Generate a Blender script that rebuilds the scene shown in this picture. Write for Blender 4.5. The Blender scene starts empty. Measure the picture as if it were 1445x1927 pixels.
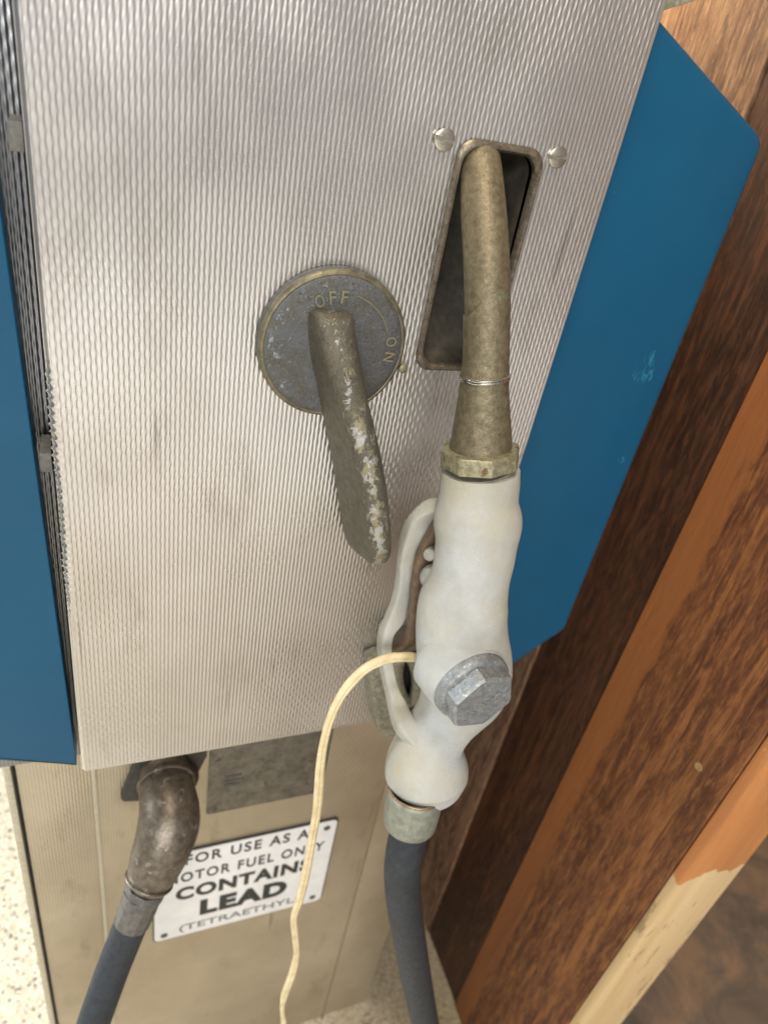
import bpy, bmesh, math, random
import numpy as np
from mathutils import Vector, Matrix
random.seed(3); rng = np.random.default_rng(3)
S = bpy.context.scene
COL = S.collection

# ------------------------------------------------------------------ camera (calibrated from the vertical / horizontal vanishing points)
F = 1333.0; CX, CY = 722.5, 963.5
dn = np.array([300 - CX, 3047 - CY, F]); dn /= np.linalg.norm(dn)
hh = np.array([4080 - CX, 0.0, F]); hh[1] = -(hh[0]*dn[0] + hh[2]*dn[2]) / dn[1]; hh /= np.linalg.norm(hh)
nn = np.cross(hh, dn)
CAMZ = 1.30          # camera height above the floor
D = 0.40             # distance camera - side panel plane (plane Y = D)
def ray(x, y):
    r = np.array([(x - CX)/F, (y - CY)/F, 1.0]); return np.array([r @ hh, r @ nn, -(r @ dn)])
def P(x, y, off=0.0):
    """point of the plane lying `off` metres in front of the side panel, in the direction of photo pixel x, y"""
    r = ray(x, y); t = (D - off)/r[1]
    return Vector((t*r[0], t*r[1], t*r[2] + CAMZ))
def depth(p):
    v = p.x*hh + p.y*nn - (p.z - CAMZ)*dn; return v[2]
def PW(x, y, off, w):
    p = P(x, y, off); return p, 0.5*w*depth(p)/F

cam = bpy.data.cameras.new('camera'); co = bpy.data.objects.new('camera', cam); COL.objects.link(co)
R = Matrix(((hh[0], -hh[1], -hh[2]), (nn[0], -nn[1], -nn[2]), (-dn[0], dn[1], dn[2])))
co.matrix_world = Matrix.Translation((0, 0, CAMZ)) @ R.to_4x4()
cam.sensor_fit = 'HORIZONTAL'; cam.sensor_width = 36; cam.lens = F/1445*36
cam.clip_start = 0.02; cam.clip_end = 60
cam.dof.use_dof = True; cam.dof.focus_distance = 0.43; cam.dof.aperture_fstop = 9.0
S.camera = co

# ------------------------------------------------------------------ world, lamps, exposure
W = bpy.data.worlds.new('World'); S.world = W; W.use_nodes = True
bg = W.node_tree.nodes['Background']
# surroundings: dim building interior, brighter open air on the photographer's side (-Y)
_t = W.node_tree; _g = _t.nodes.new('ShaderNodeTexCoord'); _s = _t.nodes.new('ShaderNodeSeparateXYZ'); _r = _t.nodes.new('ShaderNodeValToRGB'); _m = _t.nodes.new('ShaderNodeMapRange')
_t.links.new(_g.outputs['Generated'], _s.inputs[0]); _t.links.new(_s.outputs[1], _m.inputs[0]); _m.inputs[1].default_value = .3; _m.inputs[2].default_value = -1.0
_t.links.new(_m.outputs[0], _r.inputs[0]); _r.color_ramp.elements[0].color = (.075, .075, .08, 1); _r.color_ramp.elements[1].color = (.43, .42, .415, 1); _r.color_ramp.elements[0].position = .35
_t.links.new(_r.outputs[0], bg.inputs[0]); bg.inputs[1].default_value = 1.0
S.view_settings.view_transform = 'Standard'; S.view_settings.look = 'None'; S.view_settings.exposure = -0.14; S.view_settings.gamma = 1
def lamp(name, loc, target, sx, sy, power, color):
    l = bpy.data.lights.new(name, 'AREA'); l.shape = 'RECTANGLE'; l.size = sx; l.size_y = sy; l.energy = power; l.color = color
    o = bpy.data.objects.new(name, l); COL.objects.link(o); o.location = loc
    o.rotation_euler = (Vector(target) - Vector(loc)).to_track_quat('-Z', 'Y').to_euler(); return o
lamp('daylight_doorway', (-1.5, -1.9, 2.1), (0.15, 0.4, 0.95), 1.2, 1.1, 14, (0.82, 0.92, 1.0))
lamp('daylight_outside', (-0.9, -2.9, 2.4), (-0.9, -2.9, 0.0), 2.4, 2.4, 220, (1.0, 0.98, 0.95))
lamp('daylight_behind_pump', (-1.5, 1.15, 1.4), (-0.38, 0.85, 0.0), 0.9, 0.9, 72, (0.90, 0.96, 1.0))
lamp('warm_ceiling_lamp', (0.0, 0.12, 2.0), (0.52, 0.55, 1.25), 0.22, 0.22, 6.5, (1.0, 0.86, 0.68))

lamp('added_wall_top_light', (0.37, 0.80, 1.66), (0.508, 0.60, 1.30), 0.08, 0.08, 7.0, (1.0, 0.78, 0.52))  # unseen lamp added to brighten the top of the wooden wall

# ------------------------------------------------------------------ helpers
def tag(o, label=None, cat=None, group=None, kind=None):
    if label: o['label'] = label
    if cat: o['category'] = cat
    if group: o['group'] = group
    if kind: o['kind'] = kind
    return o
def thing(name, loc, label, cat):
    o = bpy.data.objects.new(name, None); COL.objects.link(o); o.location = loc; o.empty_display_size = .05
    return tag(o, label, cat)
def wloc(o):
    v = Vector((0, 0, 0))
    while o: v += o.location; o = o.parent
    return v
def link(name, me, mat, parent=None, smooth=True, label=None):
    o = bpy.data.objects.new(name, me); COL.objects.link(o)
    if mat: me.materials.append(mat)
    if parent is not None: o.location = -wloc(parent); o.parent = parent
    if smooth: me.polygons.foreach_set('use_smooth', [True]*len(me.polygons))
    if label: o['label'] = label
    return o
def from_bm(name, bm, mat, parent=None, smooth=True, label=None, bevel=0, segs=2, sharp=35):
    bmesh.ops.recalc_face_normals(bm, faces=bm.faces)
    if bevel:
        ed = [e for e in bm.edges if len(e.link_faces) == 2 and e.calc_face_angle(0) > math.radians(30)]
        bmesh.ops.bevel(bm, geom=ed, offset=bevel, segments=segs, affect='EDGES', profile=.6)
    me = bpy.data.meshes.new(name); bm.to_mesh(me); bm.free()
    o = link(name, me, mat, parent, smooth, label)
    if smooth: me.set_sharp_from_angle(angle=math.radians(sharp))
    return o
def mesh(name, v, f, mat, parent=None, smooth=True, label=None, sharp=35):
    me = bpy.data.meshes.new(name); me.from_pydata([tuple(p) for p in v], [], f); me.update()
    bm = bmesh.new(); bm.from_mesh(me); bmesh.ops.recalc_face_normals(bm, faces=bm.faces); bm.to_mesh(me); bm.free()
    o = link(name, me, mat, parent, smooth, label)
    if smooth: me.set_sharp_from_angle(angle=math.radians(sharp))
    return o
def add_box(bm, a, b):
    a, b = Vector(a), Vector(b)
    m = Matrix.Translation((a+b)/2) @ Matrix.Diagonal((abs(b.x-a.x), abs(b.y-a.y), abs(b.z-a.z), 1))
    bmesh.ops.create_cube(bm, size=1, matrix=m)
def box(name, a, b, mat, parent=None, bevel=.001, label=None):
    bm = bmesh.new(); add_box(bm, a, b); return from_bm(name, bm, mat, parent, True, label, bevel)
def prism(name, pts, y0, y1, mat, parent=None, bevel=.001, label=None, segs=3):
    """polygon of (x, z) points extruded from y0 to y1"""
    bm = bmesh.new()
    vs = [bm.verts.new((p[0], y0, p[1])) for p in pts]; f = bm.faces.new(vs)
    r = bmesh.ops.extrude_face_region(bm, geom=[f])
    for v in r['geom']:
        if isinstance(v, bmesh.types.BMVert): v.co.y = y1
    return from_bm(name, bm, mat, parent, True, label, bevel, segs)
def catmull(pts, vals, n):
    pts = [np.array(p, float) for p in pts]; vals = [np.array(v, float) for v in vals]
    P_ = [2*pts[0]-pts[1]] + pts + [2*pts[-1]-pts[-2]]; V_ = [vals[0]] + vals + [vals[-1]]
    op, ov = [], []
    for i in range(1, len(P_)-2):
        for k in range(n):
            t = k/n
            for src, dst in ((P_, op), (V_, ov)):
                a, b, c, d_ = src[i-1:i+3]
                dst.append(.5*((2*b)+(-a+c)*t+(2*a-5*b+4*c-d_)*t*t+(-a+3*b-3*c+d_)*t**3))
    op.append(P_[-2]); ov.append(V_[-2]); return op, ov
def loft(name, pts, rad, mat, parent=None, nseg=32, ref=(0, -1, 0), n=6, power=2.0, cap=True, label=None, sharp=40, rot=0, raw=False):
    """sweep a (super)ellipse along pts; rad = radius or (radius across, radius along ref)"""
    rad = [(r, r) if np.isscalar(r) else r for r in rad]
    if n > 1: pts, rad = catmull(pts, rad, n)
    pts = [np.array(p, float) for p in pts]; ref = np.array(ref, float)
    v, f = [], []
    for i, p in enumerate(pts):
        t = pts[min(i+1, len(pts)-1)] - pts[max(i-1, 0)]; t /= np.linalg.norm(t)
        a = np.cross(ref, t); a /= np.linalg.norm(a); b = np.cross(t, a)
        for k in range(nseg):
            th = 2*math.pi*k/nseg + rot; c, s = math.cos(th), math.sin(th)
            c = math.copysign(abs(c)**(2/power), c); s = math.copysign(abs(s)**(2/power), s)
            v.append(p + a*c*rad[i][0] + b*s*rad[i][1])
    m = len(pts)
    for i in range(m-1):
        for k in range(nseg):
            k2 = (k+1) % nseg; f.append((i*nseg+k, i*nseg+k2, (i+1)*nseg+k2, (i+1)*nseg+k))
    if cap:
        f.append(tuple(range(nseg-1, -1, -1))); f.append(tuple((m-1)*nseg+k for k in range(nseg)))
    if raw: return v, f
    return mesh(name, v, f, mat, parent, True, label, sharp)
def lathe(name, c, axis, prof, mat, parent=None, nseg=48, label=None, sharp=40, rot=0):
    """prof: list of (radius, height along axis)"""
    axis = Vector(axis).normalized(); q = Vector((0, 0, 1)).rotation_difference(axis); c = Vector(c)
    v, f = [], []
    for r, h_ in prof:
        for k in range(nseg):
            th = 2*math.pi*k/nseg + rot; v.append(c + q @ Vector((r*math.cos(th), r*math.sin(th), h_)))
    m = len(prof)
    for i in range(m-1):
        for k in range(nseg):
            k2 = (k+1) % nseg; f.append((i*nseg+k, i*nseg+k2, (i+1)*nseg+k2, (i+1)*nseg+k))
    f.append(tuple(range(nseg-1, -1, -1))); f.append(tuple((m-1)*nseg+k for k in range(nseg)))
    return mesh(name, v, f, mat, parent, True, label, sharp)
def ring(name, x, y, off, w, rr_, mat, parent, tilt=(0, 0, 0), axis=None, sy=1):
    c, r = PW(x, y, off, w); axis = Vector(axis if axis is not None else ax) + Vector(tilt); axis.normalize(); q_ = Vector((0, 0, 1)).rotation_difference(axis)
    v, f = [], []
    for k in range(64):
        a = 2*math.pi*k/64
        for j in range(8):
            b = 2*math.pi*j/8; e = r+rr_*math.cos(b); v.append(c+q_ @ Vector((e*math.cos(a), e*math.sin(a), rr_*math.sin(b))))
    for k in range(64):
        for j in range(8): f.append((k*8+j, k*8+(j+1) % 8, ((k+1) % 64)*8+(j+1) % 8, ((k+1) % 64)*8+j))
    return mesh(name, v, f, mat, parent)
def text_mesh(s, depth_=.0004, bold=.0, spc=1.0):
    cu = bpy.data.curves.new('t', 'FONT'); cu.body = s; cu.size = 1; cu.offset = bold; cu.extrude = .02; cu.resolution_u = 6; cu.space_character = spc
    o = bpy.data.objects.new('t', cu); COL.objects.link(o)
    bpy.context.view_layer.update()
    me = bpy.data.meshes.new_from_object(o.evaluated_get(bpy.context.evaluated_depsgraph_get()))
    bpy.data.objects.remove(o); v = np.array([w.co[:] for w in me.vertices]); f = [tuple(p.vertices) for p in me.polygons]
    bpy.data.meshes.remove(me)
    v[:, 0] -= v[:, 0].min(); v[:, 0] /= v[:, 0].max(); v[:, 1] -= v[:, 1].min(); v[:, 1] /= v[:, 1].max()
    v[:, 2] = (v[:, 2] > 0)*1.0
    return v, f
def text(name, s, x0, x1, z0, hgt, y, mat, parent, thick=.0004, bold=.0, ang=0, label=None, spc=1.0):
    v, f = text_mesh(s, bold=bold, spc=spc); w = x1 - x0
    u = v[:, 0]*w; q = v[:, 1]*hgt
    if ang:
        u -= w/2; q -= hgt/2; c, s_ = math.cos(ang), math.sin(ang); u, q = u*c - q*s_ + x0 + w/2, u*s_ + q*c + z0 + hgt/2
    else: u += x0; q += z0
    vv = np.stack([u, y - v[:, 2]*thick, q], 1)
    return mesh(name, vv, f, mat, parent, False, label)

# ------------------------------------------------------------------ materials
class NT:
    def __init__(s, name):
        s.m = bpy.data.materials.new(name); s.m.use_nodes = True; s.t = s.m.node_tree; s.n = s.t.nodes; s.l = s.t.links
        s.b = s.n['Principled BSDF']; s.tc = s.n.new('ShaderNodeTexCoord').outputs['Object']; s.tc0 = s.tc
    def set(s, k, v):
        if hasattr(v, 'is_linked') or isinstance(v, bpy.types.NodeSocket): s.l.new(v, s.b.inputs[k])
        else:
            if k == 'Base Color': v = (*v, 1)
            s.b.inputs[k].default_value = v
    def node(s, t, ins=None, **kw):
        nd = s.n.new(t)
        for k, v in kw.items(): setattr(nd, k, v)
        for k, v in (ins or {}).items():
            if isinstance(v, bpy.types.NodeSocket): s.l.new(v, nd.inputs[k])
            else: nd.inputs[k].default_value = v
        return nd
    def scaled(s, sc, src=None):
        return s.node('ShaderNodeMapping', {'Vector': src or s.tc, 'Scale': sc}).outputs[0]
    def noise(s, scale, detail=6, rough=.6, stretch=None, dist=0, loc=None):
        v = s.scaled(stretch) if stretch else s.tc
        if loc: v = s.node('ShaderNodeVectorMath', {0: v, 1: loc}).outputs[0]
        return s.node('ShaderNodeTexNoise', {'Vector': v, 'Scale': scale, 'Detail': detail, 'Roughness': rough, 'Distortion': dist}).outputs['Fac']
    def ramp(s, fac, *st, interp='LINEAR'):
        nd = s.node('ShaderNodeValToRGB', {'Fac': fac}); cr = nd.color_ramp; cr.interpolation = interp
        while len(cr.elements) < len(st): cr.elements.new(.5)
        for e, (p, c) in zip(cr.elements, st):
            e.position = p; e.color = (*c, 1) if not np.isscalar(c) else (c, c, c, 1)
        return nd.outputs[0]
    def math(s, op, a, b=0.0, c=0.0, clamp=False):
        nd = s.node('ShaderNodeMath', {0: a, 1: b, 2: c}, operation=op); nd.use_clamp = clamp; return nd.outputs[0]
    def mix(s, fac, a, b, mode='MIX'):
        nd = s.node('ShaderNodeMix', data_type='RGBA', blend_type=mode)
        for i, v in ((0, fac), (6, a), (7, b)):
            if isinstance(v, bpy.types.NodeSocket): s.l.new(v, nd.inputs[i])
            else: nd.inputs[i].default_value = v if i == 0 else (*v, 1)
        return nd.outputs[2]
    def bump(s, h_, strength=.5, dist=.001, prev=None):
        ins = {'Height': h_, 'Strength': strength, 'Distance': dist}
        if prev: ins['Normal'] = prev
        o = s.node('ShaderNodeBump', ins).outputs[0]; s.set('Normal', o); return o
    def xyz(s):
        o = s.node('ShaderNodeSeparateXYZ', {'Vector': s.tc0}).outputs; return o[0], o[1], o[2]

def simple(name, c1, c2, scale=60, lo=.35, hi=.65, rough=(.4, .6), metal=0.0, bump=.2, bscale=400, bdist=.0005, stretch=None, c3=None, spots=None):
    if scale > 8: scale *= 3.2
    if spots: spots = (spots[0]*1.8, spots[1]-.02, spots[2])
    n = NT(name); f = n.noise(scale, 7, .68, stretch)
    col = n.ramp(f, (lo, c1), (hi, c2))
    if spots:
        m = n.ramp(n.noise(spots[0], 5, .7, loc=(3.1, 1.7, .3)), (spots[1], 0), (spots[1]+.04, 1)); col = n.mix(m, col, spots[2])
    n.set('Base Color', col); n.set('Metallic', metal)
    n.set('Roughness', n.ramp(n.noise(scale*2.3, 5, .6), (.3, rough[0]), (.7, rough[1])))
    if bump: n.bump(n.noise(bscale, 4, .6), bump, bdist)
    return n.m

PP, QQ = .00285, .0090       # pitch of the embossed ribs, length of one swelling
def steel(name, base, dirt, emboss=0.0, pitch=1.0, metal=1.0, rough=(.26, .38)):
    n = NT(name)
    f = n.noise(5, 6, .6); f2 = n.noise(90, 5, .7)
    # grime thickens towards the lower edge of the sheet and speckles all over (it would stay put if the light moved)
    c = n.mix(n.ramp(f, (.35, 0), (.70, .6)), base, dirt)
    c = n.mix(n.ramp(n.noise(34, 6, .7, (1, 1, .35), loc=(2, 8, 5)), (.56, 0), (.72, .55)), c, dirt)
    sc_ = n.math('MULTIPLY', n.ramp(n.noise(150, 2, .5, (1, 1, .035), dist=.6), (.70, 0), (.73, 1)), n.ramp(n.noise(9, 2, .5, loc=(3, 3, 7)), (.52, 0), (.6, .5))); c = n.mix(sc_, c, tuple(v*.55 for v in dirt))
    n.set('Base Color', c); n.set('Metallic', metal)
    n.set('Roughness', n.ramp(n.noise(14, 5, .6), (.3, rough[0]), (.7, rough[1])))
    if emboss:
        x, y, z = n.xyz(); p, q = PP*pitch, QQ*pitch
        a = n.math('COSINE', n.math('MULTIPLY', x, 2*math.pi/p)); b = n.math('COSINE', n.math('MULTIPLY', x, math.pi/p))
        c_ = n.math('COSINE', n.math('MULTIPLY', z, 2*math.pi/q)); hgt = n.math('ADD', a, n.math('MULTIPLY', n.math('MULTIPLY', b, c_), .6))
        n.bump(hgt, 1.0, emboss)
    return n.m

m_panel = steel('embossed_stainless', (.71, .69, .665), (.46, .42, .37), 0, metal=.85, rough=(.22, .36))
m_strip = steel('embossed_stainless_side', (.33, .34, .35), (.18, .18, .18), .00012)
m_lower = steel('embossed_lower_body', (.58, .51, .39), (.31, .24, .155), .00009, 1.0, .75, (.36, .5))
m_edge = simple('worn_sheet_edge', (.30, .29, .27), (.55, .52, .46), 120, metal=.8, rough=(.4, .6))
m_dark = simple('dark_gap_fill', (.012, .014, .017), (.03, .032, .035), 60, rough=(.6, .8))
m_clip = simple('grey_clip', (.09, .088, .08), (.16, .155, .14), 90)
m_seam = simple('seam_trim', (.50, .46, .36), (.66, .61, .49), 120, metal=.6, rough=(.4, .55))

def blue_paint():
    n = NT('blue_enamel'); f = n.noise(9, 5, .6)
    c = n.ramp(f, (.3, (.001, .070, .150)), (.7, (.002, .085, .175)))
    # scuffs of paler teal paint: one patch on the right door, two pen-like ticks, a few far specks
    def blob(p, r):
        d = n.node('ShaderNodeVectorMath', {0: n.tc, 1: tuple(p)}, operation='DISTANCE').outputs['Value']
        return n.math('LESS_THAN', d, r)
    st = n.ramp(n.noise(160, 6, .75, (1, 1, .3), dist=.8), (.52, 0), (.56, .9))
    m = n.math('MULTIPLY', blob(P(1217, 690, -.012), .0135), st)
    n2 = n.math('MULTIPLY', blob(P(1168, 866, -.012), .0035), n.ramp(n.noise(300, 3, .6), (.55, 0), (.57, 1)))
    m = n.math('MAXIMUM', m, n2)
    spk = n.ramp(n.noise(210, 2, .5, loc=(5, 2, 1)), (.80, 0), (.81, 1)); m = n.math('MAXIMUM', m, spk)
    c = n.mix(m, c, (.025, .20, .29))
    ln = n.math('MULTIPLY', n.ramp(n.noise(60, 2, .5, (1, 1, .06), dist=.5, loc=(6, 2, 8)), (.715, 0), (.73, .5)), n.ramp(n.noise(14, 2, .5), (.5, 0), (.6, 1))); c = n.mix(ln, c, (.04, .16, .26))
    n.set('Base Color', c); n.set('Roughness', n.ramp(n.noise(20, 5, .6), (.3, .30), (.7, .42)))
    n.set('Specular IOR Level', .4); n.set('Coat Weight', .05); n.set('Coat Roughness', .2)
    n.bump(n.noise(60, 3, .5), .05, .001); return n.m
m_blue = blue_paint()

def corroded(name, base, rust, bare, bare2=(.50, .42, .18), baremetal=.9):
    """dull cast metal, pitted; `wear` attribute drives bare flakes with painted glints"""
    n = NT(name)
    f = n.noise(110, 8, .75); g = n.noise(520, 5, .75, loc=(1, 2, 3)); pit = n.noise(620, 3, .6)
    c = n.mix(n.ramp(f, (.38, 0), (.62, 1)), base, rust)
    c = n.mix(n.ramp(g, (.56, 0), (.66, .6)), c, tuple(min(1, v*2.6) for v in rust))
    c = n.mix(n.ramp(pit, (.33, .85), (.40, 0)), c, tuple(v*.35 for v in base))
    w = n.node('ShaderNodeAttribute', attribute_name='wear_glint').outputs['Fac']
    k = n.math('ADD', w, n.math('MULTIPLY', n.math('SUBTRACT', n.noise(120, 8, .8, (1, 1, .6), dist=.4), .5), 2.6))
    m = n.ramp(k, (.50, 0), (.53, 1))
    c = n.mix(m, c, n.mix(n.ramp(n.noise(120, 3, .6, loc=(9, 9, 1)), (.48, 0), (.54, 1)), bare, bare2)); n.set('Base Color', c)
    n.set('Metallic', n.math('ADD', n.math('MULTIPLY', m, baremetal-.55), .55))
    n.set('Roughness', n.math('ADD', n.math('MULTIPLY', m, -.12), n.ramp(n.noise(150, 5, .6), (.3, .40), (.7, .62))))
    b = n.bump(n.noise(480, 5, .75), .8, .0010); n.bump(n.math('MULTIPLY', m, -1.0), .5, .0003, b)
    return n.m
m_disc = corroded('pitted_zinc', (.145, .155, .165), (.12, .115, .095), (.42, .46, .52), (.40, .44, .50))
m_rim = None
m_lever = corroded('weathered_brass_lever', (.165, .152, .115), (.12, .112, .085), (.50, .49, .47), (.36, .32, .21))  # yellower bare tone is painted shine among the flakes of the ridge
m_letters = simple('raised_letters', (.22, .20, .13), (.36, .32, .21), 300, metal=.6, rough=(.4, .6))
m_spout = simple('tarnished_spout', (.105, .088, .050), (.25, .21, .13), 75, .3, .68, (.38, .6), .45, .5, 700, .0007, spots=(34, .66, (.20, .25, .14)))
m_nut = simple('tarnished_brass_nut', (.23, .21, .12), (.40, .37, .25), 90, .4, .6, (.4, .55), .5, .4, 300, .0008, spots=(60, .62, (.16, .10, .05)))
m_thread = simple('grey_thread_collar', (.30, .29, .24), (.42, .40, .33), 80, metal=.7)
def white_paint():
    n = NT('worn_white_paint')
    f = n.noise(26, 6, .6); g = n.noise(11, 4, .6, loc=(1, 5, 2))
    c = n.mix(n.ramp(f, (.40, 0), (.70, .7)), (.60, .615, .60), (.40, .40, .35))
    c = n.mix(n.ramp(g, (.46, 0), (.64, .75)), c, (.52, .475, .34))
    spk = n.ramp(n.noise(620, 5, .75), (.56, 0), (.72, .65)); c = n.mix(spk, c, (.42, .40, .33))
    scr = n.ramp(n.noise(48, 3, .5, (1, 1, .45), dist=2.5, loc=(4, 4, 4)), (.755, 0), (.765, .8)); c = n.mix(scr, c, (.16, .13, .10))
    n.set('Base Color', c); n.set('Roughness', .6); n.set('Specular IOR Level', .3)
    b = n.bump(n.noise(650, 5, .8), 1.0, .0012); n.bump(n.noise(70, 3, .6), .4, .002, b); return n.m
m_white = white_paint()
m_cap = simple('pitted_grey_cap', (.22, .24, .255), (.36, .37, .36), 70, .4, .65, (.42, .6), .5, .7, 210, .0012, spots=(260, .62, (.55, .55, .50)))
m_trigger = simple('brown_trigger', (.10, .065, .04), (.19, .13, .085), 60, rough=(.45, .6))
m_plastic = simple('milky_button', (.26, .27, .24), (.36, .36, .32), 40, rough=(.35, .5), bump=.05)
m_bracket = simple('cast_bracket', (.25, .235, .16), (.42, .40, .31), 70, .4, .62, (.5, .7), .4, .8, 220, .0015)
m_rimsteel = simple('worn_bezel', (.13, .105, .075), (.27, .235, .18), 90, .35, .65, (.35, .5), .65, .5, 300, .0006, spots=(300, .66, (.55, .50, .42)))
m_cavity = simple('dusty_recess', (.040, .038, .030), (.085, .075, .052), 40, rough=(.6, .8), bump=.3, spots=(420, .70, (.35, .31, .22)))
m_screw = simple('bright_screw', (.52, .47, .38), (.66, .61, .52), 60, metal=1, rough=(.25, .4), bump=.05)
m_iron = simple('rusty_iron_elbow', (.12, .09, .07), (.20, .175, .135), 40, .38, .62, (.34, .5), .6, .5, 160, .0012, spots=(55, .60, (.30, .29, .25)))
m_rubber = simple('grey_rubber_hose', (.013, .017, .022), (.026, .032, .040), 40, rough=(.52, .68), bump=.15, bscale=500)
m_ferrule = simple('grey_ferrule', (.21, .22, .18), (.33, .335, .275), 60, metal=.45, rough=(.45, .6), bump=.3)
m_ferrule2 = simple('dark_ferrule', (.10, .095, .085), (.19, .18, .165), 60, metal=.5, rough=(.4, .55), bump=.3)
m_brassring = simple('brass_ring', (.24, .17, .10), (.40, .30, .18), 60, metal=.8)
m_wire = simple('bright_wire', (.75, .74, .70), (.85, .84, .80), 60, metal=1, rough=(.15, .25), bump=0)
m_cable = simple('yellowed_cable', (.62, .48, .26), (.80, .68, .43), 30, .3, .6, (.4, .55), 0, .2, 300, .0005, spots=(130, .70, (.30, .20, .09)))
m_sign = simple('sign_enamel', (.76, .75, .73), (.84, .83, .81), 20, rough=(.35, .5), bump=.05, spots=(50, .74, (.45, .42, .36)))
m_ink = simple('black_lettering', (.015, .02, .018), (.03, .035, .03), 60, rough=(.5, .6), bump=0)
m_inkworn = simple('worn_grey_lettering', (.05, .055, .05), (.40, .39, .37), 160, .42, .66, rough=(.5, .6), bump=0)
m_edgeblack = simple('sign_dark_edge', (.03, .035, .03), (.06, .06, .055), 60)
m_name = simple('tarnished_nameplate', (.11, .10, .08), (.24, .215, .17), 26, .35, .68, (.4, .6), .6, .4, 200, .0006, spots=(60, .66, (.06, .055, .045)))
m_mark = simple('etched_mark', (.06, .058, .055), (.10, .095, .085), 200, rough=(.6, .7), bump=0)

def wood(name, dark, mid, light, rustic=1.0, streak=None):
    """stained plank, grain along Z; object coordinates are metres"""
    n = NT(name)
    g = n.noise(48, 9, .74, (1, 1, .10), dist=.7); big = n.noise(9, 5, .62, (1, 1, .35), dist=.6, loc=(2, 3, 1))
    chip = n.noise(190, 9, .80, (1, 1.0, .17), dist=.35, loc=(7, 1, 4)); fine = n.noise(330, 4, .7, (1, 1, .12))
    c = n.ramp(g, (.33, dark), (.50, mid), (.66, light))
    c = n.mix(n.ramp(big, (.40, .0), (.62, .85)), c, dark)
    m = n.ramp(chip, (.47, 0), (.57, rustic)); c = n.mix(m, c, light)
    c = n.mix(n.ramp(fine, (.38, .6), (.58, 0)), c, dark)
    vein = n.noise(70, 8, .7, (1, 1, .045), dist=.4, loc=(5, 9, 2)); c = n.mix(n.ramp(vein, (.55, 0), (.60, .45), (.66, .1)), c, tuple(min(1, v*1.35) for v in light))
    x, y, z = n.xyz()
    if streak:     # smooth paler band painted in for light on the plank's rounded edge
        a, b, colr = streak
        wob = n.math('ADD', y, n.math('MULTIPLY', n.math('SUBTRACT', n.noise(42, 7, .75, (1, 1, .30)), .5), .050))
        k = n.node('ShaderNodeMapRange', {'Value': wob, 'From Min': a-.004, 'From Max': a+.003, 'To Min': 0, 'To Max': 1}).outputs[0]
        c2 = n.mix(n.ramp(n.noise(18, 6, .6, (1, 1, .1)), (.35, .0), (.7, .7)), colr, mid)
        c = n.mix(k, c, c2)
    n.set('Base Color', c); n.set('Roughness', n.ramp(g, (.3, .42), (.7, .60))); n.set('Specular IOR Level', .35)
    b_ = n.bump(g, .55*rustic+.1, .004 if rustic < 1 else .010); b_ = n.bump(chip, .7*rustic+.05, .0022 if rustic < 1 else .005, b_); n.bump(fine, .3, .0006, b_)
    return n.m
m_woodA = wood('shade_darkened_plank', (.020, .008, .005), (.055, .021, .010), (.12, .046, .018), .7)  # colour lowered to carry the pump's shadow on this plank
m_woodT = wood('rough_bark_plank', (.085, .038, .024), (.21, .105, .058), (.42, .25, .14), 1.0)
m_woodB = wood('chipped_stained_plank', (.065, .022, .012), (.18, .062, .024), (.36, .15, .05), .75, (.374, .41, (.33, .125, .038)))
def stud():
    n = NT('half_stained_pine')
    x, y, z = n.xyz()
    g = n.noise(30, 8, .6, (1, 1, .05), dist=.8)
    pine = n.ramp(g, (.3, (.62, .42, .20)), (.7, (.78, .58, .32)))
    kn = n.ramp(n.noise(24, 5, .7, (1.6, 1, .32), loc=(3, 0, 1)), (.60, 0), (.63, .6)); pine = n.mix(kn, pine, (.25, .15, .08))
    st = n.ramp(n.noise(24, 8, .65, (1, 1, .10), dist=1.2, loc=(2, 2, 2)), (.3, (.50, .19, .060)), (.7, (.72, .32, .115)))
    st = n.mix(n.ramp(n.noise(60, 5, .7, (1, 1, .5)), (.66, 0), (.70, .6)), st, (.75, .50, .32))
    # boundary of the stain: an uneven brushed line
    e = n.math('ADD', z, n.math('ADD', n.math('MULTIPLY', x, -.0), n.math('MULTIPLY', n.math('SUBTRACT', n.noise(24, 4, .6, (1, 1, .2)), .5), .05)))
    zb = P(1300, 1630, D-.243).z
    k = n.math('GREATER_THAN', e, zb)
    n.set('Base Color', n.mix(k, pine, st)); n.set('Roughness', n.math('SUBTRACT', .62, n.math('MULTIPLY', k, .22)))
    n.bump(g, .35, .0012); return n.m
m_stud = stud()
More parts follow.
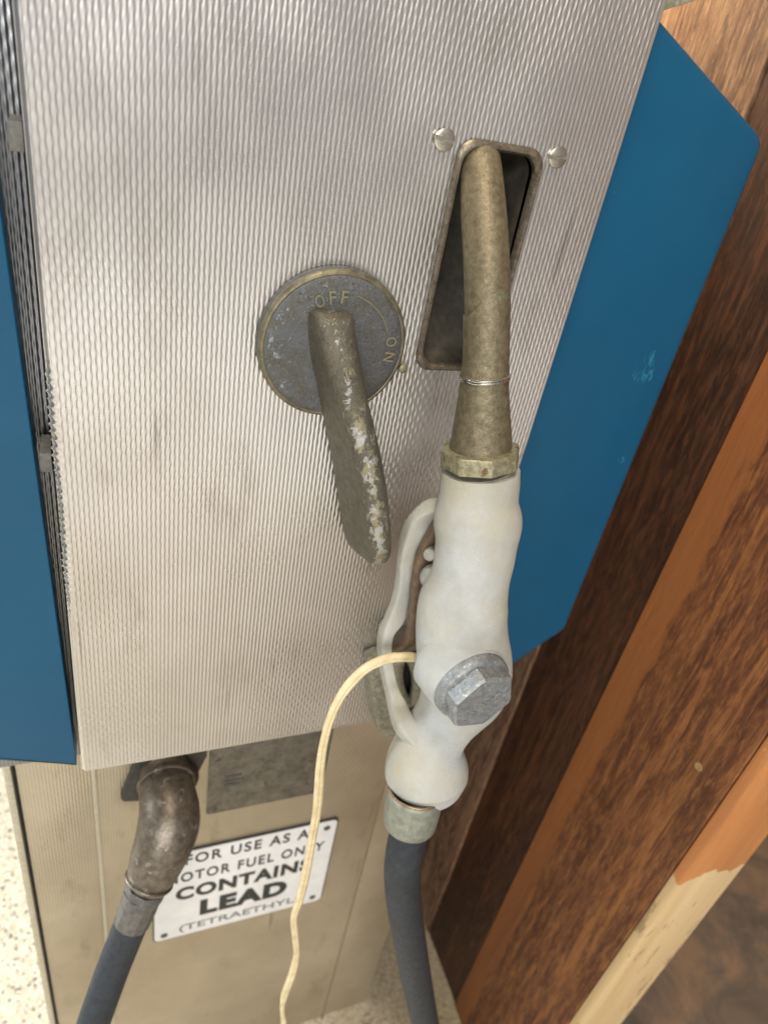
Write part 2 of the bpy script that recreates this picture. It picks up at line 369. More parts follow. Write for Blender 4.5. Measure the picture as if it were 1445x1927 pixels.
def pebble():
    n = NT('speckled_terrazzo')
    vo = n.node('ShaderNodeTexVoronoi', {'Vector': n.tc, 'Scale': 230.0, 'Randomness': 1.0})
    r = n.node('ShaderNodeSeparateColor', {'Color': vo.outputs['Color']}).outputs[0]
    c = n.ramp(r, (.0, (.16, .13, .10)), (.05, (.42, .34, .23)), (.13, (.60, .53, .40)), (.55, (.69, .62, .49)), (.85, (.58, .49, .34)), interp='CONSTANT')
    edge = n.ramp(vo.outputs['Distance'], (.55, 0), (.85, .45)); c = n.mix(edge, c, (.42, .37, .28))
    c = n.mix(n.ramp(n.noise(30, 6, .7), (.58, 0), (.68, .5)), c, (.10, .085, .06))
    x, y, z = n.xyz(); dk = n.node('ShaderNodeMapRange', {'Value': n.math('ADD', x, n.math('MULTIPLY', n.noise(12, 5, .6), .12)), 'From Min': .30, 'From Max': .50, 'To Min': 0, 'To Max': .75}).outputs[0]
    c = n.mix(dk, c, n.mix(n.ramp(n.noise(160, 4, .7), (.4, 0), (.6, 1)), (.20, .145, .075), (.42, .33, .19)))   # tan tone painted in for the shade between pump and wall
    n.set('Base Color', c); n.set('Roughness', .55); n.bump(vo.outputs['Distance'], .4, .002); return n.m
def slate():
    n = NT('mottled_slate')
    a = n.noise(7, 8, .68, dist=1.0); b = n.noise(5, 7, .65, loc=(4, 4, 1), dist=.8)
    c = n.ramp(a, (.30, (.14, .11, .075)), (.5, (.27, .18, .115)), (.66, (.46, .26, .14)))
    c = n.mix(n.ramp(b, (.56, 0), (.68, .5)), c, (.12, .13, .115))
    c = n.mix(n.ramp(n.noise(90, 6, .7), (.55, 0), (.75, .4)), c, (.30, .26, .18))
    n.set('Base Color', c); n.set('Roughness', .5); n.bump(a, .3, .006); return n.m
m_concrete = simple('pale_concrete', (.60, .58, .55), (.74, .72, .68), 6, rough=(.7, .9))

# ------------------------------------------------------------------ setting
def sheet(name, a, b, z, mat, kind='structure'):
    o = mesh(name, [(a[0], a[1], z), (b[0], a[1], z), (b[0], b[1], z), (a[0], b[1], z)], [(0, 1, 2, 3)], mat, None, False)
    return tag(o, kind=kind)
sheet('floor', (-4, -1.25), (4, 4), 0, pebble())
sheet('pavement', (-5, -7), (5, -1.25), -.004, m_concrete)
sheet('slate_floor', (.56, -1.2), (3.9, 3.9), .004, slate())

XW = .508; YE = .243
wall = thing('wood_wall', (XW, .8, 0), 'brown stained rough wooden wall of upright planks to the right of the fuel pump', 'wall')
def plank(y0, y1, mat, x=XW, z0=0, z1=2.3, label=None, thick=.03, bulge=.0):
    bm = bmesh.new(); add_box(bm, (x, y0+.0008, z0), (x+thick, y1-.0008, z1))
    return from_bm('plank', bm, mat, wall, True, label, .0025, 3)
ys = P(1418, 175, 0)  # seam between two boards, direction only
r_ = ray(1418, 175); yseam = XW/r_[0]*r_[1]
plank(YE, .4105, m_woodB, label='chipped red brown plank with a smooth orange edge', z1=2.3)
plank(.4105, yseam, m_woodA, x=XW+.003, label='brown plank with shade worked into its dark colour, beside the blue door')
plank(yseam, .70, m_woodT, x=XW+.001); plank(.70, .95, m_woodT); plank(.95, 1.25, m_woodT); plank(1.25, 1.6, m_woodA)
box('stud', (XW+.0012, YE-.012, 0), (XW+.088, YE, 2.3), m_stud, wall, .002, 'pine board, orange stained above and bare below')
# little knot plug in the plank
kp = ray(1314, 1443); kt = XW/kp[0]; lathe('knot', (XW, kp[1]*kt, kp[2]*kt+CAMZ), (-1, 0, 0), [(.0042, -.001), (.0042, .0004), (.0036, .0009), (.0018, .0004)], simple('knot_wood', (.30, .20, .09), (.40, .27, .12), 200), wall, 20)

# ------------------------------------------------------------------ the pump
pump = thing('fuel_pump', (.137, .68, 0), 'old fuel pump with ribbed stainless side panel, blue doors and lead warning sign', 'fuel pump')
ZC = CAMZ
XL, XR, ZB, ZT = -.0253, .2995, ZC-.5175, ZC+.13
SX0, SX1, SZ0, SZ1 = .1935, .2497, ZC-.1653, ZC-.0285      # outline of the nozzle slot

def rrect(x0, x1, z0, z1, r, n=10):
    out = []
    for cx, cz, a0 in ((x1-r, z1-r, 0), (x0+r, z1-r, 90), (x0+r, z0+r, 180), (x1-r, z0+r, 270)):
        for k in range(n+1):
            a = math.radians(a0 + 90*k/n); out.append((cx+r*math.cos(a), cz+r*math.sin(a)))
    return out
# the embossed sheet: real relief, staggered swellings on fine vertical ribs
nx, nz = 114*8+1, 560
xs = np.linspace(XL, XR, nx); zs = np.linspace(ZB, ZT, nz)
X, Z = np.meshgrid(xs, zs)
XX = X + .17*PP*np.cos(2*np.pi*Z/QQ)*np.sin(np.pi*X/PP)
hgt = np.cos(2*np.pi*XX/PP) + .50*np.cos(np.pi*X/PP)*np.cos(2*np.pi*Z/QQ)
amp = .000145*(1 + .10*np.sin(X*23+1)*np.sin(Z*17))
edge = np.clip((X-XL)/.003, 0, 1)*np.clip((XR-X)/.002, 0, 1)*np.clip((Z-ZB)/.004, 0, 1)
warp = .0006*np.sin(X*9+Z*5) + .0004*np.sin(X*21-Z*13+2)
Y = D - hgt*amp*edge + warp
# hammered, dented left edge between two heights
dent = np.exp(-((X-XL)/.0028)**2)*np.clip((ZC-.16-Z)/.03, 0, 1)*np.clip((Z-(ZC-.36))/.05, 0, 1)
rn = np.convolve(rng.normal(size=nz), np.ones(5)/5, 'same')[:, None]
Xd = X - dent*.0012*np.sin(Z*2*np.pi/.0052) - dent*rn*.0012
Y = Y + dent*.0013*(1+np.sin(Z*2*np.pi/.0052+1)) + np.exp(-((X-XL)/.0015)**2)*.002
V = np.stack([Xd, Y, Z], -1).reshape(-1, 3)
idx = np.arange(nx*nz).reshape(nz, nx)
q = np.stack([idx[:-1, :-1], idx[:-1, 1:], idx[1:, 1:], idx[1:, :-1]], -1).reshape(-1, 4)
cx = (X[:-1, :-1]+X[1:, 1:]).ravel()/2; cz = (Z[:-1, :-1]+Z[1:, 1:]).ravel()/2
g = .0018; rr = .011
dx = np.maximum(np.maximum(SX0+g+rr-cx, cx-(SX1-g-rr)), 0); dz = np.maximum(np.maximum(SZ0+g+rr-cz, cz-(SZ1-g-rr)), 0)
q = q[~(dx*dx+dz*dz < rr*rr)]
me = bpy.data.meshes.new('side_panel'); me.vertices.add(len(V)); me.vertices.foreach_set('co', V.ravel())
me.loops.add(q.size); me.loops.foreach_set('vertex_index', q.ravel().astype(np.int32))
me.polygons.add(len(q)); me.polygons.foreach_set('loop_start', np.arange(0, q.size, 4, dtype=np.int32)); me.polygons.foreach_set('loop_total', np.full(len(q), 4, dtype=np.int32))
me.update(calc_edges=True); me.validate()
link('side_panel', me, m_panel, pump, True, 'ribbed stainless steel sheet')
# folded returns of the sheet
bm = bmesh.new(); add_box(bm, (XL-.0002, D+.0035, ZB+.001), (XL+.0012, D+.016, ZT)); add_box(bm, (XR-.0011, D+.0008, ZB+.001), (XR-.0001, D+.014, ZT)); add_box(bm, (XL+.002, D+.0009, ZB-.0005), (XR-.002, D+.05, ZB+.0006))
from_bm('panel_edge', bm, m_edge, pump, True, None, 0)
# inner cabinet behind the sheet: open box so the slot has real depth
bm = bmesh.new()
add_box(bm, (XL+.003, D+.09, ZB+.002), (XR-.003, D+.70, ZC+.48))  # unseen height and depth, like the doors', extended to shield the floor from light
add_box(bm, (XL+.003, D+.004, ZB+.003), (XL+.012, D+.0898, ZT)); add_box(bm, (XR-.012, D+.004, ZB+.003), (XR-.003, D+.0898, ZT)); add_box(bm, (XL+.0125, D+.004, ZT-.01), (XR-.0125, D+.0895, ZT))
from_bm('cabinet', bm, m_dark, pump, True, None, .001)
# ribbed inner side sheet seen in the gap left of the panel
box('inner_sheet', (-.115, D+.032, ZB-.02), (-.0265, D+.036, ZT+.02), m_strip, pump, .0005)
for px_, py_ in ((32, 255), (88, 868)):
    p = P(px_, py_, -.006); box('clip', (p.x-.0035, p.y-.002, p.z-.0065), (p.x+.0028, p.y+.022, p.z+.0065), m_clip, pump, .0006)

# blue doors
def xz(x, y, off): p = P(x, y, off); return (p.x, p.z)
a1, a2, a3, a4 = xz(1245, 35, -.012), xz(1434, 262, -.012), xz(1064, 1186, -.012), xz(970, 1250, -.012)
sl = (a3[1]-a4[1])/(a3[0]-a4[0]); su = (a2[1]-a1[1])/(a2[0]-a1[0])
xi = .302
def rounded(poly, radii, n=6):
    out = []
    for i, p in enumerate(poly):
        p = Vector(p); a = Vector(poly[i-1]); b = Vector(poly[(i+1) % len(poly)]); r = radii[i]
        if r == 0: out.append(tuple(p)); continue
        p0 = p + (a-p).normalized()*r; p1 = p + (b-p).normalized()*r
        for k in range(n+1):
            t = k/n; out.append(tuple(p0*(1-t)**2 + p*2*t*(1-t) + p1*t*t))
    return out
xr = max(a2[0], a3[0])
poly = [(xi, a1[1]+su*(xi-a1[0])), (xr, a2[1]), (xr, a3[1]), (xi, a4[1]+sl*(xi-a4[0]))]
prism('door', rounded(poly, [0, .010, .004, 0]), D+.012, D+.70, m_blue, pump, .006, 'blue enamelled door on the right', 4)
b1, b2, b3 = xz(145, 1441, -.012), xz(0, 1432, -.012), xz(0, 382, -.012)
sb = (b2[1]-b1[1])/(b2[0]-b1[0]); tilt = (b3[0]-b1[0])/(b3[1]-b1[1]); xl = -.147; zt_ = a1[1]
poly = [b1, (xl, b1[1]+sb*(xl-b1[0])), (xl, a2[1]), (b1[0]+tilt*(zt_-b1[1]), zt_)]
prism('door', rounded(poly, [.001, .01, .01, 0]), D+.012, D+.70, m_blue, pump, .0015, 'blue enamelled door on the left, set slightly ajar', 3)
# sheet metal ledge at the top of the right door
pt = P(1240, 12, -.02)
prism('top_bracket', [(xz(1236, 22, -.02)), (xz(1285, 8, -.02)), (xz(1350, -14, -.02)), (xz(1350, -90, -.02)), (xz(1225, -60, -.02))], D+.020, D+.2, m_bracket, pump, .0008)

# lower body
YB = D + .052
bm = bmesh.new(); add_box(bm, (-.019, YB, 0), (.289, YB+.62, ZB+.05)); o = from_bm('lower_body', bm, m_lower, pump, True, 'ribbed lower cabinet of the pump', 0)
box('corner_panel', (-.0815, YB+.0015, 0), (-.0205, YB+.4, ZB+.04), m_lower, pump, .0008); box('corner_panel', (.2905, YB+.0015, 0), (.3655, YB+.4, ZB+.04), m_lower, pump, .0015)
box('corner_trim', (-.0905, YB-.003, 0), (-.0845, YB+.40, ZB+.03), m_seam, pump, .0008)
box('gap', (-.0845, YB+.004, 0), (-.0815, YB+.39, ZB+.03), m_dark, pump, 0)
box('seam_strip', (-.0212, YB-.0016, 0), (-.0172, YB+.001, ZB+.03), m_seam, pump, .0006)
box('seam_gap', (.2888, YB-.0006, 0), (.2907, YB+.003, ZB+.03), simple('seam_shadow_line', (.20, .13, .07), (.26, .18, .10), 50), pump, .0)
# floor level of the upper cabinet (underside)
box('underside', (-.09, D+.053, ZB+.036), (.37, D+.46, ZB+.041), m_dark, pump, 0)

# nozzle slot: bezel and recess
outer = rrect(SX0, SX1, SZ0, SZ1, .0115)
def inset(pts, d, cx=(SX0+SX1)/2, cz=(SZ0+SZ1)/2):
    w, h_ = (SX1-SX0)/2, (SZ1-SZ0)/2; return [(cx+(x-cx)*(w-d)/w, cz+(z-cz)*(h_-d)/h_) for x, z in pts]
prof = [(-.0006, .0002), (0, .0012), (.0012, .0022), (.0028, .0022), (.0040, .0008), (.0044, -.002)]
v, f = [], []; m_ = len(outer)
for d_, o_ in prof:
    for x, z in inset(outer, d_): v.append((x, D-o_, z))
for i in range(len(prof)-1):
    for k in range(m_): f.append((i*m_+k, i*m_+(k+1) % m_, (i+1)*m_+(k+1) % m_, (i+1)*m_+k))
mesh('slot_bezel', v, f, m_rimsteel, pump, True, 'brown worn rim of the nozzle slot')
v, f = [], []
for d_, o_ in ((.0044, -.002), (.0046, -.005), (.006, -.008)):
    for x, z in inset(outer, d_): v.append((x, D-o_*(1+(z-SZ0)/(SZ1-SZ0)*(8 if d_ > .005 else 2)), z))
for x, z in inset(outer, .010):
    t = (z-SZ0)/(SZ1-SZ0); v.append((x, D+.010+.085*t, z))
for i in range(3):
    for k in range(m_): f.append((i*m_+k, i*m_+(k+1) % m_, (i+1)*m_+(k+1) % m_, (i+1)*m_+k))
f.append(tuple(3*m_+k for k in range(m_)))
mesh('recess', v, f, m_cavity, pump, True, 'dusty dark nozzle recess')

# slotted screws
def screw(px_, py_, r, ang, parent, name='screw', mat=None, y=D-.0009, dome=.0011, lab=None):
    c = P(px_, py_, 0) if py_ is not None else px_
    v, f = [(c.x, y-dome, c.z)], []; nr, na = 40, 128
    sw = r*.15
    for i in range(1, nr+1):
        q_ = i/nr*r
        for k in range(na):
            a = 2*math.pi*k/na; u, w = q_*math.cos(a), q_*math.sin(a)
            s = -u*math.sin(ang)+w*math.cos(ang)
            hgt_ = dome*math.sqrt(max(0, 1-(q_/r)**2*.92)) - .0002
            if i == nr: hgt_ = -.0010
            elif abs(s) < sw and q_ < r*.99: hgt_ = -.0005
            v.append((c.x+u, y-hgt_, c.z+w))
    for k in range(na): f.append((0, 1+k, 1+(k+1) % na))
    for i in range(nr-1):
        for k in range(na): f.append((1+i*na+k, 1+(i+1)*na+k, 1+(i+1)*na+(k+1) % na, 1+i*na+(k+1) % na))
    return mesh(name, v, f, mat or m_screw, parent, True, lab, 45)
screw(836, 262, .0060, math.radians(-10), pump, lab='bright slotted screw left of the nozzle slot'); screw(1049, 295, .0060, math.radians(4), pump, lab='bright slotted screw right of the nozzle slot')

# control disc with lever
DC = P(629, 652, .008); RD = .0462
disc = None
prof = [(0.0001, .0118), (.010, .0118), (.022, .0115), (.034, .0110), (.0405, .0103), (.0425, .0098), (.0441, .0086), (.0455, .0064), (.0462, .0036), (.0462, .0001)]
nseg = 96; v, f = [], []; wear_glint = []
for i, (r, h_) in enumerate(prof):
    for k in range(nseg):
        a = 2*math.pi*k/nseg; v.append((DC.x+r*math.cos(a), D-h_, DC.z+r*math.sin(a)))
        # bare flakes and painted pale reflections down the left side of the disc
        wear_glint.append(.0 + .60*max(0, -math.cos(a+.35))*(r/RD)**1.5 if r < .042 else .0)
for i in range(len(prof)-1):
    for k in range(nseg): f.append((i*nseg+k, i*nseg+(k+1) % nseg, (i+1)*nseg+(k+1) % nseg, (i+1)*nseg+k))
f.append(tuple(range(nseg)))
disc = mesh('control_disc', v, f, m_disc, pump, True, 'pitted grey disc marked OFF and ON', 60)
at = disc.data.attributes.new('wear_glint', 'FLOAT', 'POINT'); at.data.foreach_set('value', wear_glint)
# tarnished brass-coloured rolled edge
loft_pts = [(DC.x+.0440*math.cos(a), D-.0072, DC.z+.0440*math.sin(a)) for a in np.linspace(0, 2*math.pi, 97)]
v, f = [], []
for k in range(96):
    a = 2*math.pi*k/96; c, s = math.cos(a), math.sin(a)
    for j in range(12):
        b = 2*math.pi*j/12; rr_ = .0438+.0024*math.cos(b); v.append((DC.x+rr_*c, D-.0066-.0030*math.sin(b), DC.z+rr_*s))
for k in range(96):
    for j in range(12): f.append((k*12+j, k*12+(j+1) % 12, ((k+1) % 96)*12+(j+1) % 12, ((k+1) % 96)*12+j))
m_rolled = simple('tarnished_rim', (.11, .10, .065), (.23, .205, .135), 50, .35, .6, (.4, .6), .5, .4, 300, .0006)
mesh('disc_rim', v, f, m_rolled, disc, True)
# OFF / ON and the arc between them, raised
YD = D-.0112
def letter_on_disc(ch, rad, ang_deg, w, h_, extra=0):
    a = math.radians(ang_deg); x = DC.x+rad*math.cos(a); z = DC.z+rad*math.sin(a)
    return text('lettering', ch, x-w/2, x+w/2, z-h_/2, h_, YD, m_letters, disc, .0014, .008, a-math.pi/2+extra)
for ch, ad in (('O', 116), ('F', 101.5), ('F', 88.5)): letter_on_disc(ch, .0315, ad, .0052 if ch == 'O' else .0042, .0074)
for ch, ad in (('O', 10), ('N', -6)): letter_on_disc(ch, .0350, ad, .0058, .0068)
arc = [(DC.x+.0335*math.cos(a), YD-.0002, DC.z+.0335*math.sin(a)) for a in np.radians(np.linspace(76, 20, 14))]
loft('arc_line', arc, [.0005]*14, m_letters, disc, 8, n=1)
lathe('rim_nib', (P(757, 692, .003).x, D, P(757, 692, .003).z), (0, -1, 0), [(.0032, 0), (.003, .005), (.0016, .0058)], m_letters, disc, 14)

# lever: blade standing off the disc, rounded front ridge
ridge = [(628, 583, .012), (629, 587, .0165), (631, 596, .0215), (637, 616, .0270), (652, 690, .0380), (669, 760, .0440), (692, 845, .0510), (709, 925, .0565), (717, 985, .0600), (720, 1030, .0610), (719, 1050, .0590), (716, 1061, .0540)]
backo = [.009, .009, .008, .008, .007, .006, .006, .006, .006, .0065, .0090, .016]
tilt_ = [0, 0, 0, 0, .02, .06, .12, .22, .33, .42, .46, .48]      # back edge of the blade above the panel
hf = [.0030, .0068, .0108, .0120, .0115, .0104, .0097, .0091, .0087, .0085, .0080, .0064]  # half width of the rounded front
sp = [.0, .0, .0005, .002, .004, .0055, .0065, .0070, .0070, .0060, .0045, .002]        # the left face splays out towards the back
R3, V3 = catmull([P(*r_) for r_ in ridge], [(b_, h_, s_, t_) for b_, h_, s_, t_ in zip(backo, hf, sp, tilt_)], 8)
v, f, wear_glint = [], [], []
for p, (bo, t, spl, tl) in zip(R3, V3):
    fy = p[1]; by = D-bo; L = by-fy; rad = min(t, L*.5); rb = min(.003, L*.2)
    sec = []
    for k in range(15):                                   # rounded front from left to right
        a = math.pi*k/14; sec.append((-t*math.cos(a), fy + rad*(1-math.sin(a)), 1-abs(k-6)/8))
    for k in range(1, 8): sec.append((t, fy+rad+(L-rad-rb)*k/8, 0))
    for k in range(4): a = math.pi/2*k/3; sec.append((t-rb+rb*math.cos(a), by-rb+rb*math.sin(a), 0))
    for k in range(4): a = math.pi/2*k/3; sec.append((-t-spl+rb-rb*math.sin(a), by-rb+rb*math.cos(a), 0))
    for k in range(1, 8):
        u = 1-k/8; sec.append((-t-spl*u, fy+rad+(L-rad-rb)*u, -.25))
    NS = len(sec); tt = min(1, max(0, (ZC-.11-p[2])/.14))
    for x_, y_, w_ in sec:
        dz_ = tl*(y_-fy); v.append((p[0]+x_+.28*dz_, y_, p[2]-dz_)); wear_glint.append(.0+.40*w_+.25*tt*max(0, w_))
m_ = len(R3)
for i in range(m_-1):
    for k in range(NS): f.append((i*NS+k, i*NS+(k+1) % NS, (i+1)*NS+(k+1) % NS, (i+1)*NS+k))
f.append(tuple(range(NS))); f.append(tuple((m_-1)*NS+k for k in range(NS)))
lev = mesh('lever', v, f, m_lever, disc, True, 'worn olive brown lever with bare flaked ridge', 60)
lev.data.attributes.new('wear_glint', 'FLOAT', 'POINT').data.foreach_set('value', wear_glint)
sm = lev.modifiers.new('smooth', 'SMOOTH'); sm.factor = .5; sm.iterations = 2

# sign, nameplate, conduit flange and elbow
sx0, sx1, sz0, sz1 = .0327, .2380, ZC-.9205, ZC-.747
sign = prism('warning_sign', rrect(sx0, sx1, sz0, sz1, .006, 5), YB-.0005, YB-.0030, m_sign, pump, .0006, 'white enamel lead warning sign')
prism('sign_border', rrect(sx0-.0018, sx1+.0018, sz0-.0018, sz1+.0022, .007, 5), YB-.0001, YB-.0022, m_edgeblack, sign, 0)
ysn = YB-.0031
text('lettering', 'FOR USE AS A', .0655, .2050, ZC-.7705, .0185, ysn, m_ink, sign, .0002, .022, spc=1.22)
text('lettering', 'MOTOR FUEL ONLY', .0465, .2270, ZC-.8035, .0185, ysn, m_ink, sign, .0002, .022, spc=1.22)
text('lettering', 'CONTAINS', .0560, .2145, ZC-.8400, .0255, ysn, m_ink, sign, .0002, .045, spc=1.12)
text('lettering', 'LEAD', .0840, .1885, ZC-.8835, .0330, ysn, m_ink, sign, .0002, .06, spc=1.15)
text('lettering', '(TETRAETHYL)', .0610, .2080, ZC-.9135, .0175, ysn, m_inkworn, sign, .0002, .01)
for x, z in ((sx0+.011, sz0+.011), (sx1-.012, sz0+.012), (sx1-.012, sz1-.012), (sx0+.011, sz1-.012)):
    lathe('rivet', (x, YB-.003, z), (0, -1, 0), [(.0042, 0), (.004, .0008), (.0025, .0014)], m_mark, sign, 20)
px0, px1, pz0, pz1 = .0850, .2105, ZC-.6880, ZC-.5720
name = prism('nameplate', rrect(px0, px1, pz0, pz1, .004, 4), YB-.0002, YB-.0018, m_name, pump, .0004, 'tarnished metal maker plate')
for k, w in enumerate((.017, .020, .016)): box('etched_mark', (.1020, YB-.0022, ZC-.632-k*.0068), (.1020+w, YB-.0017, ZC-.6283-k*.0068), m_mark, name, 0)
for x, z in ((px0+.008, pz0+.008), (px0+.008, ZC-.600), (px1-.008, pz0+.008), (px1-.008, ZC-.600)):
    screw(Vector((x, 0, z)), None, .0040, .5, name, 'plate_screw', m_name, YB-.0016, .0012)
fl = [xz(262, 1415, -.045), xz(391, 1400, -.045), xz(389, 1424, -.045), xz(346, 1506, -.045), xz(232, 1509, -.045), xz(227, 1503, -.045)]
prism('pipe_flange', fl, YB-.0005, YB-.0075, simple('black_flange', (.035, .035, .032), (.075, .07, .06), 50, rough=(.4, .6), metal=.3), pump, .001, 'dark square flange of the pipe')
els = [(310, 1445, -.046, 88), (312, 1463, -.028, 94), (315, 1495, -.010, 102), (319, 1526, .004, 110), (317, 1556, .014, 114), (309, 1585, .022, 110), (298, 1614, .027, 103), (287, 1642, .031, 93), (281, 1658, .034, 84), (278, 1664, .035, 78)]
pp = [PW(*e) for e in els]; elbow = loft('elbow_pipe', [p for p, r in pp], [r for p, r in pp], m_iron, pump, 40, ref=(1, 0, 0), label='rusty cast iron pipe elbow')
ring('elbow_rim', 281, 1656, .0338, 86, .0017, m_iron, elbow, axis=(pp[-1][0]-pp[-3][0])); ring('elbow_rim', 313, 1474, -.020, 98, .0018, m_iron, elbow, axis=(pp[2][0]-pp[1][0]))
lathe('pipe_collar', P(321, 1462, -.045), (0, -1, 0), [(.026, 0), (.026, .006), (.024, .010), (.022, .012)], simple('shaded_rusty_collar', (.05, .03, .022), (.11, .06, .04), 50), elbow, 40)  # collar coloured darker for the shadow around the pipe

# nozzle hook casting at the lower right of the panel
hp = [xz(x, y, 0) for x, y in ((682, 1222), (700, 1213), (790, 1205), (850, 1210), (850, 1330), (790, 1352), (740, 1362), (700, 1352), (690, 1300))]
hook = prism('nozzle_hook', hp, D-.0005, D-.020, m_bracket, pump, .004, 'rough cast bracket that holds the nozzle')
hb = [xz(x, y, .020) for x, y in ((735, 1228), (800, 1225), (830, 1350), (775, 1372), (752, 1330))]
prism('hook_cavity_shade', hb, D-.0190, D-.0215, m_dark, hook, .0005)  # dark plate painted in for the unlit cavity of the hook
rp = [P(766+19*math.cos(a), 1276+44*math.sin(a)+8*math.cos(a), .028) for a in np.linspace(0, 2*math.pi, 25)]
loft('hook_ring', rp, [.0052]*25, m_bracket, hook, 12, ref=(0, -1, 0), n=1, cap=False)

# ------------------------------------------------------------------ nozzle
nz0 = P(800, 1450, .125)
noz = thing('fuel_nozzle', nz0, 'white painted fuel nozzle hanging with its bare metal spout in the pump slot', 'fuel nozzle')
st = [(898, 262, -.040, 70), (901, 282, -.018, 72), (904, 305, -.004, 76), (907, 350, .006, 82), (910, 400, .015, 86), (913, 450, .023, 87), (915.5, 500, .031, 87), (916.5, 560, .039, 86), (916, 620, .046, 84), (914, 680, .051, 84), (913, 700, .053, 84), (912, 712, .054, 90), (910, 740, .056, 95), (908, 780, .059, 104), (906, 820, .062, 113), (904, 846, .064, 118)]
pp = [PW(*e) for e in st]; spout = loft('spout', [p for p, r in pp], [r for p, r in pp], m_spout, noz, 48, ref=(1, 0, 0), label='tarnished olive metal spout')
ax = (P(901, 885, .0665)-P(904, 846, .064)).normalized()
# sleeve seam: a slightly larger tube over the lower part of the spout, cut obliquely
ss = [(915.5, 590, .043, 86.5), (915, 625, .0465, 86), (914.5, 660, .0495, 85.5), (913.5, 690, .0520, 86), (912, 712, .054, 92)]
ps = [PW(*e) for e in ss]; v, f = loft('s', [p for p, r in ps], [r+.0004 for p, r in ps], None, None, 48, (1, 0, 0), 6, raw=True, cap=False)
up_ = (ps[0][0]-ps[1][0]).normalized(); c_ = ps[0][0]; fr_ = Vector((.25, -1, 0)).normalized()
for i_ in range(6):
    for k in range(48):
        w = Vector(v[i_*48+k]); fq = (w-c_).dot(fr_)/ps[0][1]; v[i_*48+k] = tuple(w + up_*.014*max(0, fq)**1.5*(1-i_/6))
mesh('sleeve', v, f, m_spout, spout)
ring('retaining_wire', 912, 706, .0540, 92, .0006, m_wire, spout, (.06, 0, 0)); ring('retaining_wire', 912, 710.5, .0543, 93, .0006, m_wire, spout, (.06, 0, 0))
# brass nut
def prismalong(name, p0, p1, r0, r1, nsd, mat, parent, rot=0, bev=.0012, label=None):
    v, f = loft(name, [p0, p1], [r0, r1], None, None, nsd, (1, 0, 0), 1, raw=True, rot=rot)
    bm = bmesh.new(); vs = [bm.verts.new(tuple(w)) for w in v]
    for q_ in f: bm.faces.new([vs[k] for k in q_])
    return from_bm(name, bm, mat, parent, True, label, bev, 3, 30)
c0, r0 = PW(903.5, 841, .0645, 150); c1, r1 = PW(902.5, 873, .0665, 150)
prismalong('nut', c0, c1, r0*1.02, r1*1.02, 8, m_nut, noz, .2, .0016, 'tarnished brass nut at the top of the handle')
c2, r2 = PW(903, 890, .067, 130); loft('thread_collar', [c1, c2], [r2, r2], m_thread, noz, 48, n=1, ref=(1, 0, 0))
# body of the nozzle, silhouette taken station by station
sil = [(884, 828, 979, .0670), (910, 827, 978, .0690), (940, 822, 977, .0715), (965, 816, 981, .0740), (990, 815, 982, .0765), (1020, 817, 975, .0795), (1050, 816, 968, .0820), (1078, 811, 962, .0845), (1105, 800, 959, .0868), (1132, 788, 957, .0892), (1162, 781, 956, .0917), (1200, 781, 957, .0945), (1240, 784, 963, .0975), (1270, 786, 964, .0995), (1300, 786, 950, .1015), (1330, 782, 922, .1040), (1355, 774, 898, .1065), (1378, 760, 881, .1090), (1400, 742, 876, .1115), (1430, 726, 880, .1150), (1455, 724, 881, .1175), (1474, 731, 873, .1202), (1487, 745, 857, .1218), (1495, 764, 838, .1226), (1498, 782, 820, .1229)]
pp = [PW((l+r)/2, y, o_, r-l) for y, l, r, o_ in sil]
body = loft('handle_body', [p for p, r in pp], [r*(.985+.010*math.sin(i_*2.3)) for i_, (p, r) in enumerate(pp)], m_white, noz, 56, ref=(1, 0, 0), n=5, label='chalky white painted valve body')
# hex cap
cc, cr = PW(897, 1304, .134, 150)
ca = Vector((.10, -1, -.02)).normalized()
back = cc - ca*.012
cap = lathe('cap_collar', cc - ca*.010, ca, [(cr*1.02, -.004), (cr*1.04, .003), (cr*1.02, .0065), (cr*.98, .0080), (cr*.92, .0087), (cr*.2, .0087)], m_cap, noz, 64, 'grey pitted round plug flange')
lathe('cap_boss', cc - ca*.010, ca, [(cr*.6, -.040), (cr*1.16, -.022), (cr*1.12, -.010), (cr*1.075, -.0005), (cr*1.06, .0012), (cr*.9, .0016)], m_white, body, 64, sharp=60)
hx0 = cc + ca*.001; hx1 = cc + ca*.0125
v, f = [], []; q_ = Vector((0, 0, 1)).rotation_difference(ca)
bm = bmesh.new(); rings = []
for h_, s_ in ((-.002, .97), (.0068, .955), (.0085, .89)):
    vs = []
    for k in range(36):
        a = 2*math.pi*k/36; seg = math.pi/3; am = ((a+.12) % seg)-seg/2; rad = cr*s_*math.cos(seg/2)/math.cos(am)
        rad = min(rad, cr*s_*.985); vs.append(bm.verts.new(cc + ca*(h_+.0008) + (q_ @ Vector((math.cos(a), math.sin(a), 0)))*rad))
    rings.append(vs)
for i in range(2):
    for k in range(36): bm.faces.new((rings[i][k], rings[i][(k+1) % 36], rings[i+1][(k+1) % 36], rings[i+1][k]))
bm.faces.new(rings[2]); bm.faces.new(rings[0][::-1])
hexo = from_bm('hex_head', bm, m_cap, cap, True, 'pitted hexagonal plug head', 0, 2, 25)
